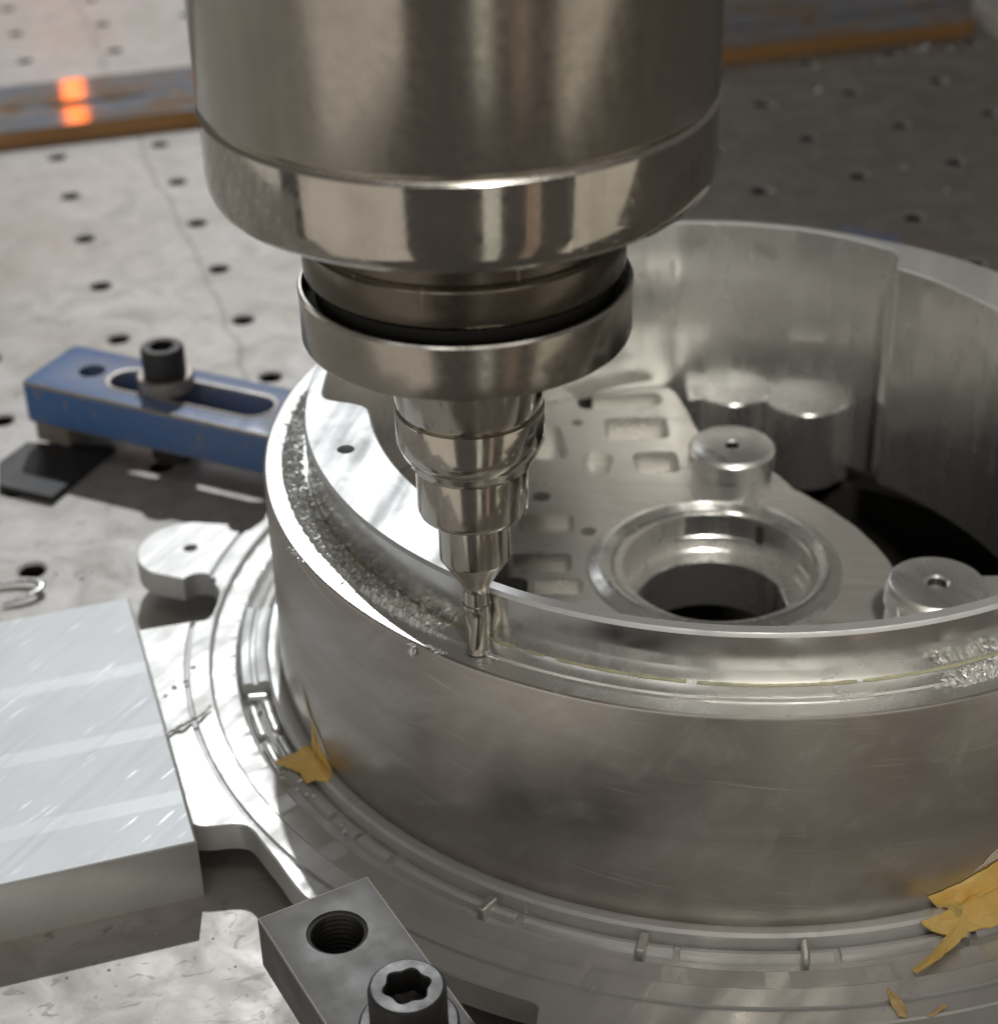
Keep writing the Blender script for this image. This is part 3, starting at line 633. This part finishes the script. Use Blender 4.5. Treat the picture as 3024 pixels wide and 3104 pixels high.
patch('dried_film', [(203.5, -15), (204.6, -12), (206.0, -9), (208.4, -6), (210.6, -2), (209.4, -1.6), (207.3, -4.4), (206.3, -7.6), (204.8, -9.5)], 'film', .12, o, .1)
o = patch('sealant_residue', [(285.2, -3.0), (289, -4.5), (294, -8), (300, -11), (300, 9), (294, 10), (290.5, 9.2), (288, 8.8), (286.6, 10), (283.6, 14.2), (280.6, 17.6), (280.4, 16.0), (283.0, 12), (285.5, 8.2), (284.4, 6.4), (283.6, 3.6), (286, 3.2), (288.5, 1.6), (286.5, .4)], 'yellow', .4); tag(o, 'large amber sealant smear at the right foot of the ring', 'sealant')
patch('dried_film', [(290.5, -6.6), (293, -11), (297, -15), (300, -16), (300, -12), (294, -9)], 'film', .12, o, .1)
o = patch('sealant_residue', [(277.5, 20.5), (278.0, 23), (278.3, 26), (278.0, 29.4), (277.4, 28.6), (277.2, 25), (277.3, 22)], 'amber_streak', .3, None, .3); tag(o, 'narrow amber streak across the outer flange at lower right', 'sealant')
o = patch('sealant_residue', [(281.2, 27.3), (281.6, 28), (280.2, 29.9), (279.5, 29.9), (280.4, 28.6)], 'amber_streak', .3, None, .2); tag(o, 'small amber drop at the outer edge of the flange', 'sealant')

# ------------------------------------------------------------------ chips
def tube_chip(name, pts, rad, label, mat='chip', flat=.5):
    n = len(pts); L = []
    for k, p in enumerate(pts):
        p = Vector(p); t = (Vector(pts[min(k+1, n-1)])-Vector(pts[max(k-1, 0)])).normalized()
        s_ = t.cross(Vector((0, 0, 1))).normalized(); u_ = s_.cross(t); rr = rad*(.35+.65*math.sin(math.pi*min(.97, max(.06, k/(n-1))))**.5)*(1+.3*noise.noise(p*1.7))
        L.append([tuple(p+s_*math.cos(a)*rr+u_*math.sin(a)*rr*flat) for a in [2*math.pi*i/8 for i in range(8)]])
    V, F = rings(L, True, True, True); o = finish(name, V, F, mat, None, 45); return tag(o, label, 'metal chip')
def spline(ctrl, m=8):
    out = []
    for k in range(len(ctrl)-1):
        p0_, p1_, p2_, p3_ = [Vector(ctrl[min(max(k+d, 0), len(ctrl)-1)]) for d in (-1, 0, 1, 2)]
        for i in range(m):
            t = i/m; out.append(.5*((2*p1_)+(p2_-p0_)*t+(2*p0_-5*p1_+4*p2_-p3_)*t*t+(-p0_+3*p1_-3*p2_+p3_)*t**3))
    out.append(Vector(ctrl[-1])); return out
tube_chip('curled_chip', spline([(-148, 134, 1.4), (-141, 136.2, 1.6), (-134, 137.2, 2.0), (-129.4, 135.4, 2.4), (-128.2, 132.2, 2.4), (-131, 129, 2.0), (-134.5, 127.3, 1.5), (-138, 126, 1.0)]), 1.25, 'white curled metal chip on the bare table beside the aluminium block')
tube_chip('wire_chip', spline([(-79, 42.5, 15), (-78, 45.5, 15.4), (-76.4, 47.2, 15), (-74.6, 48.2, 15.6), (-73.0, 50.4, 15.2), (-71.4, 51.0, 15.7), (-69.8, 53.8, 15.3), (-68.6, 55.6, 15.8)], 6), .55, 'thin wavy metal chip lying on the bright tab between block and ring', 'swarf', .8)
def shard(name, x, y, z, sz, label, group=None, mat='chip'):
    V = [(x+sz*random.uniform(.5, 1)*math.cos(a), y+sz*random.uniform(.5, 1)*math.sin(a), z+random.uniform(0, .25)*sz) for a in [1.05*i for i in range(6)]]
    V += [(x+sz*.2, y-sz*.1, z+sz*.75), (x, y, z)]
    F = [(i, (i+1) % 6, 6) for i in range(6)]+[((i+1) % 6, i, 7) for i in range(6)]
    o = finish(name, V, F, mat, None, 20); return tag(o, label, 'metal chip', group)
for x, y in ((167.5, 588.7), (164.4, 553.4), (193.2, 597.5), (191.9, 586.5), (200.6, 594.2), (211.8, 602), (220.8, 612), (224.2, 608.7), (228.2, 613.8), (239.6, 609), (254.9, 617.3)):
    shard('metal_chip', x, y, .05, random.uniform(1.8, 3.2), 'bright metal chip lying along the front of the brown board', 'chips along the board')
for x, y in ((226.2, 558.5), (139.8, 532), (197.0, 421.0), (239, 512), (125, 426.4), (184.7, 449.8), (149.4, 468.5)):
    shard('metal_chip', x, y, .05, random.uniform(1.6, 2.8), 'stray bright metal chip on the dark table behind the ring', 'stray chips behind the ring')
for x, y in ((-95, 158), (-118, 140), (-126, 143), (-100, 176), (-112, 196)):
    shard('metal_chip', x, y, .05, random.uniform(.6, 1.1), 'tiny metal chip on the table between the blue clamp and the ring ear', 'chips near the blue clamp')
for x, y in ((-84, -20), (-75, -9), (-93, -22), (-62, -11), (-56, -20), (-55, -2), (-98, -5)):
    shard('metal_chip', x, y, .05, random.uniform(.35, .6), 'tiny metal chip on the table in front of the aluminium block', 'chips before the block')
for a, r in ((210.4, 126), (211.5, 128), (212.8, 127), (209, 129), (213.5, 126)):
    x, y, _ = pc(r, a, 0); shard('metal_chip', x, y, 13.4, random.uniform(.9, 1.6), 'crumb of swarf caught beside the left amber sealant patch', 'crumbs at the sealant', 'swarf')
for a, r in ((219.2, 126.5), (220.2, 127.2), (237.5, 128.6), (195.5, 129), (188.5, 139.5), (187.2, 141), (189.6, 143), (190.3, 146), (191.5, 148.5)):
    x, y, _ = pc(r, a, 0); shard('metal_chip', x, y, 14.2 if r > 136 else 13, random.uniform(.7, 1.3), 'crumb of swarf lying on the base flange of the ring', 'crumbs on the flange', 'swarf')
def feather(name, a, r, z, da, drop, label, k=11):
    V, F = [], []
    for i in range(k):
        x, y, _ = pc(r+random.uniform(-.3, .4), a+da*(i/k-.5), 0); b = len(V); l = random.uniform(.9, 1.9)
        q = R_(a)+random.uniform(-.9, .9); dz = random.uniform(-drop, .5)
        t = Vector((math.cos(q)*l, math.sin(q)*l, dz)); n_ = Vector((-math.sin(q), math.cos(q), 0))*.32
        p = Vector((x, y, z)); V += [p-n_*.6, p+n_*.6, p+t*.6+n_, p+t, p+t*.6-n_, p+t*.5+Vector((0, 0, .25))]
        F += [(b, b+1, b+5), (b+1, b+2, b+5), (b+2, b+3, b+5), (b+3, b+4, b+5), (b+4, b, b+5), (b, b+4, b+3, b+2, b+1)]
    o = finish(name, V, F, 'chip', None, 20); return tag(o, label, 'metal chip')
feather('chip_tuft', 206, 117.8, 70, 4.0, .6, 'spiky tuft of white chips sticking out of the ledge edge', 16)
feather('chip_tuft', 228.6, 117.9, 69.6, .9, 3.6, 'small feathery chip hanging over the ledge edge near the end mill', 9)
feather('chip_tuft', 231.4, 116.5, 70.2, 2.2, .8, 'burr of chips right at the tip of the end mill', 22)

# the orange signal lamp of the neighbouring machine, mirrored in the metal top of the board
area('signal_lamp', (-324, 1140, 212), (-205, 530, 8), 17, 170, 6.0, (1.0, .17, .0))
